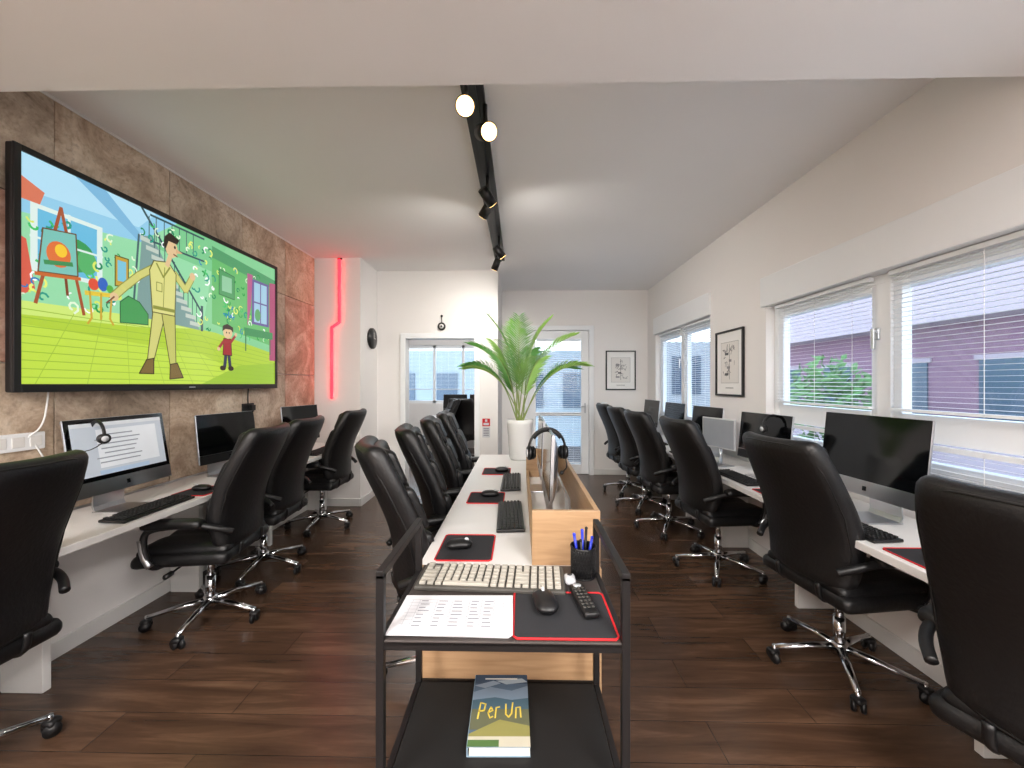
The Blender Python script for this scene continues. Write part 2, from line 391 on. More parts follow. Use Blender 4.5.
# ------------------------------------------------------------ television
TX=-2.33; ty0,ty1,tz0,tz1=1.79,3.79,1.39,2.55
tv=empty('wall_mounted_television',(TX,2.79,1.97))
b=B(); b.bb((XL+.06,ty0,tz0),(TX-.004,ty1,tz1),M_bplast,.008)
bz=.03
b.bb((TX-.006,ty0,tz0),(TX+.006,ty0+bz,tz1),M_bplast,.003); b.bb((TX-.006,ty1-bz,tz0),(TX+.006,ty1,tz1),M_bplast,.003)
b.bb((TX-.006,ty0+bz,tz1-bz),(TX+.006,ty1-bz,tz1),M_bplast,.003); b.bb((TX-.006,ty0+bz,tz0),(TX+.006,ty1-bz,tz0+.04),M_bplast,.003)
b.bb((XL+.024,2.3,1.7),(XL+.06,3.3,2.2),M_blkmetal)
b.box((.004,.05,.008),(TX+.007,2.79,tz0+.018),M_silver)
b.tube([(XL+.04,ty0-.01,2.3),(XL+.05,ty0-.045,2.3),(XL+.05,ty0-.045,2.42),(XL+.04,ty0-.01,2.42)],.008,M_bplast)
o=b.obj('body',parent=tv); o.matrix_parent_inverse=Matrix.Translation(-tv.location)
A=Art((TX-.003,ty0+bz,tz0+.04),(0,2-2*bz,0),(0,0,1.16-bz-.04),(1,0,0))
A.rect(0,0,1,1,'#86cf96')
A.poly([(0,.30),(0,1),(.62,1),(.56,.42)],'#97dcaa')
A.poly([(0,.74),(0,1),(.44,1),(.30,.80)],'#93cdea'); A.poly([(0,.84),(0,1),(.36,1),(.30,.88)],'#b4e0f5'); A.poly([(.12,1),(.30,.80),(.33,.81),(.20,1)],'#7db8dc')
A.poly([(.44,1),(.36,.80),(.60,.78),(.68,1)],'#7ccb90')
A.poly([(.60,.42),(.60,.9),(1,.84),(1,.32)],'#66bb6c')
A.poly([(.60,.88),(.60,.96),(1,.9),(1,.82)],'#4f9c68')
A.poly([(0,0),(1,0),(1,.26),(.62,.36),(.30,.38),(0,.36)],'#b4d23c')
A.poly([(0,0),(.9,0),(.55,.2),(0,.26)],'#c3e04a'); A.poly([(.55,0),(1,0),(1,.18),(.75,.14)],'#9fc536'); A.poly([(0,.30),(0,.36),(.30,.38),(.5,.36),(.3,.32)],'#d0ea78')
for k in range(9): A.line([(0,.03+.037*k),(.55,.02+.038*k),(1,.03*k)],.004,'#9ac038')
for k in range(7): A.line([(.03+.12*k,0),(.12+.07*k,.35)],.003,'#a0c43c')
A.rect(.02,.50,.19,.80,'#dff0ea'); A.rect(.035,.52,.175,.78,'#6bbde0'); A.ell(.12,.62,.05,.08,'#3c9c5a'); A.ell(.15,.60,.025,.06,'#58b46a'); A.line([(.105,.5),(.105,.8)],.012,'#dff0ea'); A.line([(.02,.65),(.19,.65)],.01,'#dff0ea')
A.poly([(0,.38),(.0,.64),(.012,.63),(.03,.42)],'#d95f4a'); A.poly([(0,.8),(0,.9),(.05,.86),(.04,.8)],'#d9775a')
A.poly([(.29,.38),(.31,.84),(.345,.86),(.54,.36)],'#7f9f9b'); 
for k in range(11):
    u=.305+.019*k; v=.84-.043*k
    A.poly([(u,v),(u+.045,v-.005),(u+.045,v-.03),(u,v-.025)],'#c3cfc4'); A.line([(u+.03,v+.13),(u+.03,v)],.006,'#466468')
A.line([(.31,1.0),(.55,.48)],.014,'#34535a'); A.line([(.30,.84),(.28,.38)],.012,'#466468'); A.line([(.55,.36),(.55,.52)],.02,'#34535a')
for k in range(6): A.line([(.36+.03*k,.98),(.36+.03*k,.84)],.006,'#466468')
A.line([(.34,.98),(.56,.98)],.012,'#34535a'); A.line([(.34,.83),(.56,.83)],.012,'#34535a')
rnd=random.Random(3)
cols=['#2f9e4c','#e9f27a','#ffffff','#2c7fc0','#46c36b','#d9e86a','#1f8a5b','#2a9a86','#e6f7d8']
for k in range(190):
    while True:
        u=rnd.uniform(.0,.98); v=rnd.uniform(.36,.95)
        if (u<.30 and v<.78) or (u>.50 and v<.88) or (.3<u<.6 and v>.8 and v<.97): break
    if .82<u<1 and .45<v<.85: continue
    s=rnd.uniform(.012,.03); ph=rnd.uniform(0,6.28); tw=rnd.uniform(1.5,5)
    pts=[(u+s*.6*math.cos(ph+tw*i/6)*(1-.1*i),v+s*1.1*math.sin(ph+tw*i/6)*(1-.08*i)) for i in range(8)]
    A.line(pts,rnd.uniform(.006,.011),rnd.choice(cols))
A.line([(.03,.36),(.085,.82)],.014,'#a8542f'); A.line([(.14,.34),(.085,.82)],.014,'#a8542f'); A.line([(.10,.42),(.085,.7)],.012,'#7f3f22')
A.opoly([(.035,.50),(.125,.52),(.12,.72),(.045,.70)],'#7cc4b8','#6b4a2a'); A.ell(.08,.60,.028,.06,'#e2733a'); A.ell(.085,.62,.014,.03,'#f6cb34'); A.line([(.05,.55),(.11,.57)],.02,'#3f8f55'); A.line([(.03,.49),(.13,.51)],.016,'#cc6a30')
A.line([(.145,.45),(.225,.465)],.022,'#e6c843'); A.line([(.155,.46),(.16,.33),(.15,.30)],.01,'#cfa735'); A.line([(.215,.46),(.21,.34),(.22,.31)],.01,'#cfa735'); A.line([(.185,.46),(.185,.33)],.01,'#cfa735'); A.ell(.165,.50,.014,.03,'#e2543a'); A.ell(.19,.51,.014,.035,'#3567c0'); A.ell(.21,.495,.01,.02,'#58b046')
A.opoly([(.225,.52),(.265,.53),(.265,.68),(.225,.68)],'#c9a23a'); A.rect(.232,.55,.258,.66,'#7dc6dd')
A.opoly([(.24,.33),(.24,.44),(.265,.48),(.30,.46),(.33,.40),(.33,.34)],'#4a9e58','#2f6d3c')
A.rect(.83,.48,.95,.84,'#6a5a9a'); A.rect(.845,.50,.935,.82,'#a2cbe0'); A.line([(.89,.5),(.89,.82)],.012,'#6a5a9a'); A.line([(.845,.66),(.935,.66)],.012,'#6a5a9a'); A.ell(.87,.56,.02,.05,'#5fa86a')
A.poly([(.80,.45),(.80,.87),(.835,.87),(.825,.62)],'#b65a8a'); A.poly([(.955,.2),(.955,.86),(1,.87),(1,.2)],'#b04f76')
A.rect(.78,.38,.98,.44,'#3c8f56'); A.line([(.79,.38),(.79,.26)],.012,'#2f6d44'); A.line([(.96,.38),(.96,.25)],.012,'#2f6d44')
A.opoly([(.635,.64),(.72,.63),(.72,.80),(.635,.82)],'#4c9c60','#2f6d44'); A.rect(.65,.67,.705,.78,'#8fc9a0')
K='#d3d07a'; D='#8f9440'; S='#e3c294'
A.opoly([(.325,.10),(.345,.10),(.39,.40),(.40,.47),(.35,.47)],K); A.opoly([(.415,.08),(.435,.09),(.43,.46),(.375,.46)],'#c5c468')
A.opoly([(.30,.06),(.35,.06),(.35,.15),(.325,.14)],'#7d6534','#3a2f18'); A.opoly([(.41,.03),(.465,.04),(.44,.13),(.412,.12)],'#7d6534','#3a2f18')
A.line([(.352,.68),(.30,.61),(.25,.52),(.225,.47)],.045,D); A.line([(.352,.68),(.30,.61),(.25,.52),(.225,.47)],.035,K)
A.line([(.43,.68),(.475,.60),(.50,.68)],.044,D); A.line([(.43,.68),(.475,.60),(.50,.68)],.034,K)
A.opoly([(.345,.42),(.43,.42),(.435,.68),(.405,.74),(.35,.72),(.335,.66)],'#dedb88')
A.line([(.35,.45),(.428,.45)],.02,D); A.line([(.385,.46),(.39,.70)],.005,D); A.line([(.36,.60),(.38,.60),(.38,.55),(.36,.55),(.36,.60)],.005,D)
A.ell(.505,.70,.013,.025,S); A.ell(.222,.46,.013,.022,S); A.line([(.222,.46),(.20,.42)],.008,'#7a4a2a')
A.line([(.40,.72),(.415,.80)],.03,S); A.ell(.417,.83,.024,.055,S); A.poly([(.385,.83),(.39,.89),(.41,.925),(.448,.90),(.44,.868),(.405,.87),(.395,.82)],'#2a2018'); A.poly([(.435,.84),(.462,.825),(.435,.81)],'#dcae80'); A.line([(.425,.80),(.44,.793)],.008,'#803c2c'); A.ell(.43,.845,.004,.01,'#151515')
A.line([(.36,.71),(.385,.64),(.41,.71)],.01,D)
A.line([(.665,.13),(.672,.22)],.03,'#2b3350'); A.line([(.695,.13),(.688,.22)],.03,'#2b3350'); A.opoly([(.655,.21),(.705,.21),(.70,.33),(.66,.33)],'#a52c33','#3a1518'); A.line([(.66,.31),(.635,.26)],.022,'#a52c33'); A.line([(.70,.31),(.725,.36)],.022,'#a52c33'); A.ell(.632,.25,.008,.014,S); A.ell(.728,.37,.008,.014,S)
A.ell(.682,.375,.026,.045,S); A.poly([(.652,.38),(.655,.42),(.68,.44),(.712,.42),(.714,.38),(.70,.40),(.67,.40)],'#2a1a14'); A.ell(.675,.375,.003,.007,'#151515'); A.ell(.69,.375,.003,.007,'#151515'); A.ell(.655,.115,.016,.018,'#30201a'); A.ell(.70,.115,.016,.018,'#30201a')
o=A.obj('screen_picture',vcol_mat('tv_picture',emit=1.0,rough=.15),tv); o.matrix_parent_inverse=Matrix.Translation(-tv.location)

# ------------------------------------------------------------ neon
b=B()
y=4.630; pts=[(-2.11,y,2.885),(-2.11,y,2.15),(-2.20,y,2.09),(-2.20,y,1.27)]
for a,c in zip(pts[:-1],pts[1:]): b.tube([a,c],.017,M_neon,seg=10)
for p in pts[1:]: b.sph(.017,p,M_neon,seg=10)
b.box((.05,.014,.02),(-2.11,4.643,2.895),M_bplast); b.obj('neon_tube_light')
b=B(); b.cyl(.13,.035,(0,0,0),M_bplast,rot=(0,90,0),seg=40,bev=.006); b.cyl(.112,.004,(.019,0,0),mat('clock_face','#2b2b2e',.4),rot=(0,90,0),seg=40)
b.box((.004,.008,.08),(.024,0,.035),M_white); b.box((.004,.06,.008),(.024,.025,0),M_white); b.obj('wall_clock',(-1.852,4.98,2.0))
b=B(); b.cyl(.052,.02,(0,0,0),M_bplast,rot=(90,0,0),seg=32,bev=.004); b.cyl(.03,.004,(0,-.012,0),M_white,rot=(90,0,0)); b.cyl(.014,.005,(0,-.015,0),M_bplast,rot=(90,0,0)); b.box((.008,.008,.08),(0,0,.09),M_bplast); b.sph(.016,(0,0,.135),M_bplast)
b.obj('round_wall_ornament',(-1.02,5.188,2.18))
b=B(); b.box((.10,.006,.10),(0,0,0),M_red,bev=.002); b.box((.07,.004,.03),(0,-.004,-.02),M_paper); b.box((.03,.004,.03),(0,-.004,.025),M_paper); b.obj('fire_safety_sign',(-.44,5.195,.93))
b=B(); b.box((.10,.006,.13),(0,0,0),M_paper,bev=.002); 
for k in range(5): b.box((.07,.003,.008),(0,-.004,.05-k*.022),M_ink)
b.obj('notice_paper',(-.44,5.195,.80))
b=B(); b.box((.09,.02,.09),(0,0,0),M_pvc,bev=.006); b.box((.04,.006,.05),(0,-.012,0),M_white,bev=.002); b.obj('light_switch',(1.33,6.328,1.1))

def picture(name,w,h,loc,rotz,seed):
    b=B(); t=.018; g=empty(name,loc,(0,0,rotz))
    b.box((w,.006,h),(0,.004,0),M_paper)
    b.box((t,.025,h),(-w/2+t/2,-.004,0),M_bplast,bev=.003); b.box((t,.025,h),(w/2-t/2,-.004,0),M_bplast,bev=.003); b.box((w-2*t,.025,t),(0,-.004,h/2-t/2),M_bplast,bev=.003); b.box((w-2*t,.025,t),(0,-.004,-h/2+t/2),M_bplast,bev=.003)
    b.obj('frame',parent=g)
    a=Art((-w/2+t,-.0005,-h/2+t),(w-2*t,0,0),(0,0,h-2*t),(0,-1,0)); rr=random.Random(seed)
    a.rect(0,0,1,1,'#f0efec'); a.rect(.16,.18,.84,.84,'#e3e0db'); a.line([(.16,.18),(.84,.18),(.84,.84),(.16,.84),(.16,.18)],.006,'#8a8888',asp=w/h)
    for k in range(22):
        x=rr.uniform(.3,.7); y=rr.uniform(.28,.76)
        a.line([(x,y),(x+rr.uniform(-.1,.1),y+rr.uniform(-.08,.08)),(x+rr.uniform(-.08,.08),y+rr.uniform(-.08,.08))],.008,'#5d5c5e',asp=w/h)
    for k in range(4): a.rect(.32+.08*(k%3),.30+.11*k,.46+.06*(k%3),.34+.11*k,rr.choice(['#8d8c8e','#56565a','#b5b3b0']))
    a.line([(.5,.24),(.5,.8)],.01,'#333336',asp=w/h); a.line([(.35,.1),(.65,.1)],.012,'#777777',asp=w/h)
    a.obj('print',vcol_mat('print_ink',rough=.6),g)
picture('framed_picture',.47,.62,(1.585,6.33,1.645),0,1)
picture('framed_picture',.50,.63,(2.0,3.86,1.63),-90,5)

# ------------------------------------------------------------ office chair
def chair_mesh():
    b=B()
    for k in range(5):
        a=2*math.pi*k/5+.35; c,s=math.cos(a),math.sin(a)
        b.tube([(c*.03,s*.03,.105),(c*.13,s*.13,.10),(c*.30,s*.30,.075)],[.024,.014],M_chrome,seg=10,flat=.8)
        b.cyl(.011,.04,(c*.30,s*.30,.065),M_chrome,seg=10)
        b.rbox((.05,.05,.03),.014,(c*.305,s*.305,.052),M_bplast,n=3)
        for o in (-.017,.017):
            b.cyl(.028,.018,(c*.305-s*o,s*.305+c*o,.028),M_bplast,rot=(90,0,math.degrees(a+k)),seg=18,bev=.003)
    b.cyl(.036,.06,(0,0,.105),M_chrome); b.cyl(.026,.14,(0,0,.19),M_chrome); b.cyl(.019,.18,(0,0,.33),M_chrome)
    b.cyl(.03,.04,(0,0,.385),M_bplast)
    b.box((.30,.20,.03),(0,0,.405),M_bplast,bev=.008); b.tube([(.05,.08,.40),(.05,.2,.395),(.05,.27,.39)],.006,M_bplast); b.cyl(.014,.05,(.05,.28,.39),M_bplast,rot=(90,0,0))
    def fs(p):
        p.z+= .012*math.cos(p.x*5)*math.cos(p.y*5) if p.z>0 else 0
        if p.x>.15: p.z-=(p.x-.15)**2*1.1
        return p
    b.rbox((.50,.52,.075),.035,(.02,0,.45),M_leather,fn=fs,n=12)
    def fs2(p):
        if p.x>.12: p.z-=(p.x-.12)**2*1.2
        p.z-=.012*abs(math.cos(p.y*12.5))**8 if p.z>0 else 0
        return p
    b.rbox((.48,.47,.07),.034,(.02,0,.495),M_leather,fn=fs2,n=16)
    H=.70
    def fb(p):
        z=p.z; t=(z+H/2)/H
        w=1.0-.10*abs(t-.42)**1.5*2.2-.10*max(0,t-.8)*3
        if t<.25: w-=(.25-t)*.35
        y=p.y*w
        x=p.x+1.0*y*y*.9
        x+= .05*math.cos((t-.30)*math.pi*1.25)
        return Vector((x,y,z))
    b.rbox((.085,.53,H),.042,(-.285,0,.83),M_leather,rot=(0,-9,0),fn=fb,n=18)
    def mk(h,zc,w,th=.06):
        def f(p):
            z=p.z+zc; t=(z+H/2)/H; y=p.y
            x=p.x+.9*y*y+.05*math.cos((t-.30)*math.pi*1.25)+.055
            return Vector((x,y,z))
        b.rbox((th,w,h),.03,(-.285,0,.83),M_leather,rot=(0,-9,0),fn=f,n=10)
    mk(.17,.235,.40); mk(.20,.05,.42,.07); mk(.22,-.17,.42,.075)
    pts=[]
    for k in range(48):
        a=2*math.pi*k/48; y=.247*math.copysign(abs(math.cos(a))**.35,math.cos(a)); z=.335*math.copysign(abs(math.sin(a))**.35,math.sin(a))
        pts.append(fb(Vector((-.034,y,z))))
    b.tube(pts,.004,M_leather2,seg=6,closed=True,M=TM((-.285,0,.83),(0,-9,0)))
    for sy in (-.12,.12): b.tube([(-.05,sy,.405),(-.20,sy,.41),(-.235,sy,.44),(-.24,sy,.50)],.014,M_bplast,seg=8,smoothp=1,flat=.6)
    for sg in (-1,1):
        y=.29*sg
        b.tube([(.12,.20*sg,.42),(.13,y*.98,.43),(.16,y,.50),(.17,y,.60),(.14,y,.645),(.0,y,.66),(-.13,y,.655),(-.20,y*.93,.63),(-.25,y*.80,.60)],.017,M_bplast,seg=10,smoothp=2)
        b.tube([(.135,y*.99,.44),(.166,y*1.0,.50),(.178,y,.59)],.019,M_alu,seg=10,smoothp=1)
        def fa(p): p.z-= .25*(p.x)**2; return p
        b.rbox((.30,.075,.05),.024,(.02,y,.672),M_leather,n=6,fn=fa)
    return b.mesh('office_chair')
CH=chair_mesh()
def chair(x,y,r): return inst(CH,'office_chair',(x,y,0),(0,0,r))
chair(-2.08,1.34,180); chair(-1.90,2.42,188); chair(-1.98,3.05,184); chair(-2.0,4.0,180)
for y,r in ((1.95,24),(2.53,17),(3.14,11),(3.74,8)): chair(-.36,y,r)
for x,y,r in ((1.55,1.10,22),(1.61,2.05,8),(1.53,3.12,6),(1.46,3.95,6),(1.44,4.66,5),(1.44,5.35,4)): chair(x,y,r)
chair(-1.45,6.9,200); chair(-1.0,7.45,80)

# ------------------------------------------------------------ desks
def desk(name,x0,x1,y0,y1,legs,wall):
    b=B(); b.bb((x0,y0,.715),(x1,y1,.75),M_white,.003)
    for y in legs:
        if wall<0: b.bb((x0,y-.018,0),(x0+.2,y+.018,.715),M_white,.003)
        else: b.bb((x1-.22,y-.018,0),(x1,y+.018,.715),M_white,.003)
    if wall<0: b.bb((x0,y0,.62),(x0+.03,y1,.715),M_white)
    else: b.bb((x1-.03,y0,.62),(x1,y1,.715),M_white)
    b.obj(name)
desk('long_desk',XL+.026,-1.90,.85,4.60,(.95,1.82,2.72,3.5,4.5),-1)
desk('long_desk',1.46,XR-.018,.45,6.2,(.55,1.58,2.6,3.55,4.3,5.0,6.1),1)
b=B(); b.bb((-.38,1.50,.715),(.30,3.85,.75),M_white,.003); b.bb((-.38,1.475,0),(.30,1.50,.75),M_oak,.002); b.bb((-.36,3.82,0),(.30,3.845,.715),M_oak,.002)
b.bb((.275,1.50,0),(.30,3.82,.715),M_oakY,.002)
b.bb((.045,1.50,.75),(.30,1.52,.955),M_oak,.002); b.bb((.28,1.52,.75),(.30,2.95,.955),M_oakY,.002); b.bb((.045,2.93,.75),(.28,2.95,.955),M_oak,.002); b.bb((.045,1.52,.75),(.063,2.93,.80),M_oakY,.002)
b.obj('island_desk')
b=B(); b.bb((-1.9,8.0,.715),(-.5,8.7,.75),M_white); b.bb((-1.88,8.02,0),(-1.84,8.68,.715),M_white); b.bb((-.56,8.02,0),(-.52,8.68,.715),M_white); b.bb((-1.84,8.6,.3),(-.56,8.64,.715),M_white); b.obj('office_desk')

# ------------------------------------------------------------ computers
def imac_mesh(w=.62,lit=False,chin=M_alu,tilt=-6):
    b=B(); h=w*.70; ch=.075*w/.6
    T=Matrix.Translation((0,0,.115))@Euler((R(tilt),0,0)).to_matrix().to_4x4()
    def bx(size,loc,m,bev=0):
        t=bmesh.new(); bmesh.ops.create_cube(t,size=1); bmesh.ops.scale(t,vec=size,verts=t.verts)
        if bev: bmesh.ops.bevel(t,geom=t.edges[:],offset=bev,segments=2,affect='EDGES')
        b.add(t,m,T@Matrix.Translation(loc))
    bx((w,.014,h),(0,0,h/2),M_alu,.005)
    bx((w-.006,.003,h-ch-.004),(0,-.008,ch+(h-ch)/2),M_glassblk,.001)
    if lit:
        bx((w-.05,.001,h-ch-.05),(0,-.0102,ch+(h-ch)/2),M_scr)
        bx((w-.05,.001,.02),(0,-.0108,h-.034),mat('menu_bar','#c6cbd0',.3,emit=.35))
        aw=mat('app_window','#d0d5da',.3,emit=.35)
        bx((w*.62,.001,(h-ch)*.62),(.04,-.0108,ch+(h-ch)*.5),aw)
        for k in range(7): bx((w*(.3+.1*((k*3)%4)/2),.0006,.006),(-.02,-.0116,ch+(h-ch)*.72-k*.024),mat('text_line','#8c949e',.4,emit=.2))
        bx((w*.5,.001,.022),(0,-.0112,ch+.038),mat('dock_bar','#9fb4c9',.3,emit=.35))
    bx((w-.004,.004,ch),(0,-.008,ch/2),chin,.001); bx((.02,.002,.022),(0,-.011,ch/2),M_glassblk)
    t=bmesh.new(); n=16; rings=[]
    for i in range(7):
        f=i/6; k=math.cos(f*math.pi/2); yy=.006+.036*math.sin(f*math.pi/2)
        rings.append([t.verts.new((w*.47*k*math.copysign(abs(math.cos(q))**.6,math.cos(q)),yy,h/2+h*.46*k*math.copysign(abs(math.sin(q))**.6,math.sin(q)))) for q in [2*math.pi*j/32 for j in range(32)]])
    for i in range(6):
        for j in range(32): t.faces.new((rings[i][j],rings[i][(j+1)%32],rings[i+1][(j+1)%32],rings[i+1][j]))
    bmesh.ops.remove_doubles(t,verts=t.verts,dist=1e-5); bmesh.ops.recalc_face_normals(t,faces=t.faces)
    b.add(t,M_alu,T,True)
    pts=[(0,.05,.25),(0,.10,.14),(0,.105,.03),(0,.095,.008)]
    for a,c in zip(pts[:-1],pts[1:]):
        a=Vector(a); c=Vector(c); d=c-a; b.box((.17,.008,d.length+.006),(a+c)/2,M_alu,rot=(-math.degrees(math.atan2(d.y,d.z)),0,0))
    b.box((.18,.17,.008),(0,.02,.004),M_alu,bev=.003)
    return b.mesh('desktop_computer')
IM=imac_mesh(.58); IML=imac_mesh(.56,True,tilt=-9); IM2=imac_mesh(.50,chin=M_bplast); IM3=imac_mesh(.50,tilt=-2)
def imac(me,x,y,face,z=.75): return inst(me,'desktop_computer',(x,y,z),(0,0,face+90))
imac(IML,-2.15,2.15,2); imac(IM2,-2.17,2.95,-8); imac(IM2,-2.17,3.95,-10)
imac(IM,1.74,2.05,182,.752); imac(IM2,1.76,2.95,188); imac(IM2,1.76,3.85,186); imac(IM2,1.76,4.65,184); imac(IM2,1.76,5.45,184)
imac(IM3,.13,1.95,180); imac(IM3,.13,2.60,180)
imac(IM,1.72,.95,196)
imac(IM2,-1.35,8.3,270); imac(IM2,-.8,8.3,270)
b=B(); b.box((.36,.012,.25),(0,0,.27),M_silver,bev=.004); b.box((.34,.002,.23),(0,-.0075,.27),mat('idle_screen','#8f949b',.25)); b.cyl(.015,.15,(0,.02,.08),M_alu); b.box((.18,.14,.01),(0,.01,.006),M_alu,bev=.003); b.obj('small_monitor',(1.66,3.38,.75),(0,0,-74))

def kb_mesh(base,key,w=.44,d=.13,nx=18,ny=6):
    b=B(); b.box((w,d,.014),(0,0,.010),base,rot=(2,0,0),bev=.004)
    kw=(w-.02)/nx; kd=(d-.016)/ny
    for j in range(ny):
        i=0
        while i<nx:
            span=1
            if j==0 and 3<=i<9: span=6
            if j in (1,2,3) and (i==0 or i==12): span=min(2,nx-i)
            x=-w/2+.01+kw*(i+span/2); y=-d/2+.008+kd*(j+.5)
            if not(j==5 and i in (1,)) : b.box((kw*span-.0065,kd-.0065,.009),(x,y,.021+(y)*.035),key,bev=.0015)
            i+=span
    return b.mesh('keyboard')
KBW=kb_mesh(M_keybase,M_keyw,.46,.15); KBB=kb_mesh(M_bplast,M_keyb)
def kb(me,x,y,r,z=.7505): return inst(me,'keyboard',(x,y,z),(0,0,r))
def pad_mesh(w,d):
    b=B(); b.rbox((w,d,.003),.02,(0,0,.0022),M_pad,n=6)
    pts=[(w/2-.01,-d/2,0),(w/2,-d/2+.01,0),(w/2,d/2-.01,0),(w/2-.01,d/2,0),(-w/2+.01,d/2,0),(-w/2,d/2-.01,0),(-w/2,-d/2+.01,0),(-w/2+.01,-d/2,0)]
    b.tube([(x,y,.003) for x,y,_ in pts],.003,M_red,seg=6,closed=True); return b.mesh('mouse_pad')
PAD=pad_mesh(.23,.21); PADL=pad_mesh(.262,.22)
def pad(x,y,r,z=.75,me=PAD): return inst(me,'mouse_pad',(x,y,z),(0,0,r))
def mouse_mesh():
    b=B()
    def f(p):
        if p.z>0: p.z=p.z*(1.0-(p.y/.06)**2*.5)
        return p
    b.rbox((.062,.108,.038),.028,(0,0,.019),M_bplast,n=10,fn=f); b.cyl(.009,.007,(0,.03,.034),M_silver,rot=(0,90,0)); b.box((.0015,.045,.002),(0,.03,.0355),M_leather2); return b.mesh('computer_mouse')
MO=mouse_mesh()
def mouse(x,y,r,z=.7545): return inst(MO,'computer_mouse',(x,y,z),(0,0,r))
for y in (2.12,2.95,3.95): kb(KBB,-1.99,y,92); pad(-2.02,y+.38,90); mouse(-2.02,y+.38,95)
for y in (1.95,2.9,3.8,4.65,5.4): kb(KBB,1.56,y,-88)
pad(1.60,1.55,-90,me=PADL); mouse(1.6,1.55,-90); pad(1.6,2.5,-90)
pad(-.22,1.66,-90,me=PADL); mouse(-.25,1.64,-80)
kb(KBB,-.05,2.04,-88); pad(-.20,2.38,-90); mouse(-.18,2.40,-85); kb(KBB,-.06,2.74,-90); pad(-.18,3.10,-90); mouse(-.14,3.08,-85)

def headset_mesh():
    b=B(); n=20; r=.085
    arc=[(r*math.cos(math.pi*k/n),0,r*1.15*math.sin(math.pi*k/n)) for k in range(n+1)]
    b.tube(arc,.006,M_bplast,seg=8,flat=1.6); b.tube([(x*.93,y,z*.93) for x,y,z in arc[4:-4]],.006,M_leather,seg=8,flat=1.6)
    for s in (-1,1):
        b.cyl(.032,.022,(s*r*.96,0,-.012),M_bplast,rot=(0,90,0),bev=.004); b.cyl(.030,.016,(s*r*.76,0,-.012),M_leather,rot=(0,90,0),bev=.006)
        b.cyl(.018,.004,(s*(r*.96+.012),0,-.012),M_silver,rot=(0,90,0))
    b.tube([(r,0,-.03),(r*.95,-.05,-.07),(r*.55,-.09,-.085)],.003,M_bplast,smoothp=1); b.sph(.009,(r*.5,-.093,-.086),M_bplast)
    return b.mesh('headset')
HS=headset_mesh()
inst(HS,'headset',(-2.15,1.99,1.165),(0,0,-20),sc=.8); inst(HS,'headset',(.13,1.92,1.115),(0,0,10),sc=1.05)
inst(HS,'headset',(1.78,2.85,1.125),(0,0,5),sc=.9)

# ------------------------------------------------------------ trolley
cx0,cx1,cy0,cy1=-.345,.258,.985,1.36
b=B(); P=.020
for x in (cx0,cx1):
    for y in (cy0,cy1): b.box((P,P,.90),(x,y,.06+.45),M_blkmetal,bev=.002)
    b.box((P,cy1-cy0+P,P),(x,(cy0+cy1)/2,.96),M_blkmetal,bev=.002)
    for zz in (.785,.41): b.box((P*.8,cy1-cy0,P),(x,(cy0+cy1)/2,zz),M_blkmetal)
for y in (cy0,cy1):
    for zz in (.785,.41): b.box((cx1-cx0,P*.8,P),((cx0+cx1)/2,y,zz),M_blkmetal)
topm=mat('trolley_top','#3a3432',.5)
b.bb((cx0+.01,cy0-.008,.785),(cx1-.01,cy1+.03,.80),topm,.003)
b.bb((cx0+.01,cy0,.405),(cx1-.01,cy1,.42),mat('shelf_black','#070708',.7),.003)
for x in (cx0,cx1):
    for y in (cy0,cy1):
        b.cyl(.028,.02,(x,y,.029),M_bplast,rot=(0,90,0),bev=.003); b.box((.03,.03,.03),(x,y,.058),M_bplast,bev=.003)
b.obj('serving_trolley')
kb(KBW,-.09,1.275,-3,z=.80)
inst(PADL,'mouse_pad',(.114,1.095,.80),(0,0,0)); mouse(.07,1.12,10,.8045)
g=empty('paper_sheets',(-.182,1.085,.80))
b=B()
for k in range(6): b.box((.31,.185,.0014),(k*.0015,-k*.0018,.001+k*.0018),M_paper,rot=(0,0,-1+k*.4))
b.obj('sheets',parent=g)
a=Art((-.14,-.09,.0112),(.29,0,0),(0,.165,0),(0,0,1))
for k in range(9): a.line([(.03,.1+.1*k),(.97,.1+.1*k)],.006,'#8d929c')
for k in (.06,.13,.3,.45,.62,.74,.86,.95): a.line([(k,.1),(k,.9)],.006,'#9ba0aa')
for k in range(8):
    for u in (.15,.32,.47,.64,.77): 
        a.line([(u,.15+.1*k),(u+random.uniform(.05,.10),.15+.1*k)],.02,'#5d626c')
a.obj('printed_table',vcol_mat('print_ink',rough=.6),g)
b=B(); b.rbox((.044,.16,.02),.008,(0,0,.011),M_bplast,n=5)
for j in range(7):
    for i in range(3): b.cyl(.0045,.003,(-.012+i*.012,.05-j*.017,.0215),M_keybase,seg=10)
b.cyl(.012,.003,(0,.065,.0213),M_silver,seg=16); b.obj('remote_control',(.18,1.14,.8045),(0,0,8))
b=B(); b.rbox((.035,.05,.022),.011,(0,0,.012),M_silver,n=5); b.cyl(.008,.004,(0,.008,.023),M_bplast,seg=12); b.obj('webcam_puck',(.158,1.27,.80))
b=B(); n=28; r=.04
for k in range(n):
    a1=2*math.pi*k/n
    for sgn in (-1,1):
        b.tube([(r*math.cos(a1+sgn*t*.9),r*math.sin(a1+sgn*t*.9),.003+.097*t) for t in (0,.25,.5,.75,1)],.0013,M_bplast,seg=4)
b.cyl(r,.004,(0,0,.002),M_bplast); b.lathe([(r+.002,.094),(r+.003,.1),(r-.001,.1),(r-.001,.094)],M_bplast); b.lathe([(r-.002,.004),(r-.002,.095)],M_bplast)
M_blue=mat('blue_pen','#2238c8',.3)
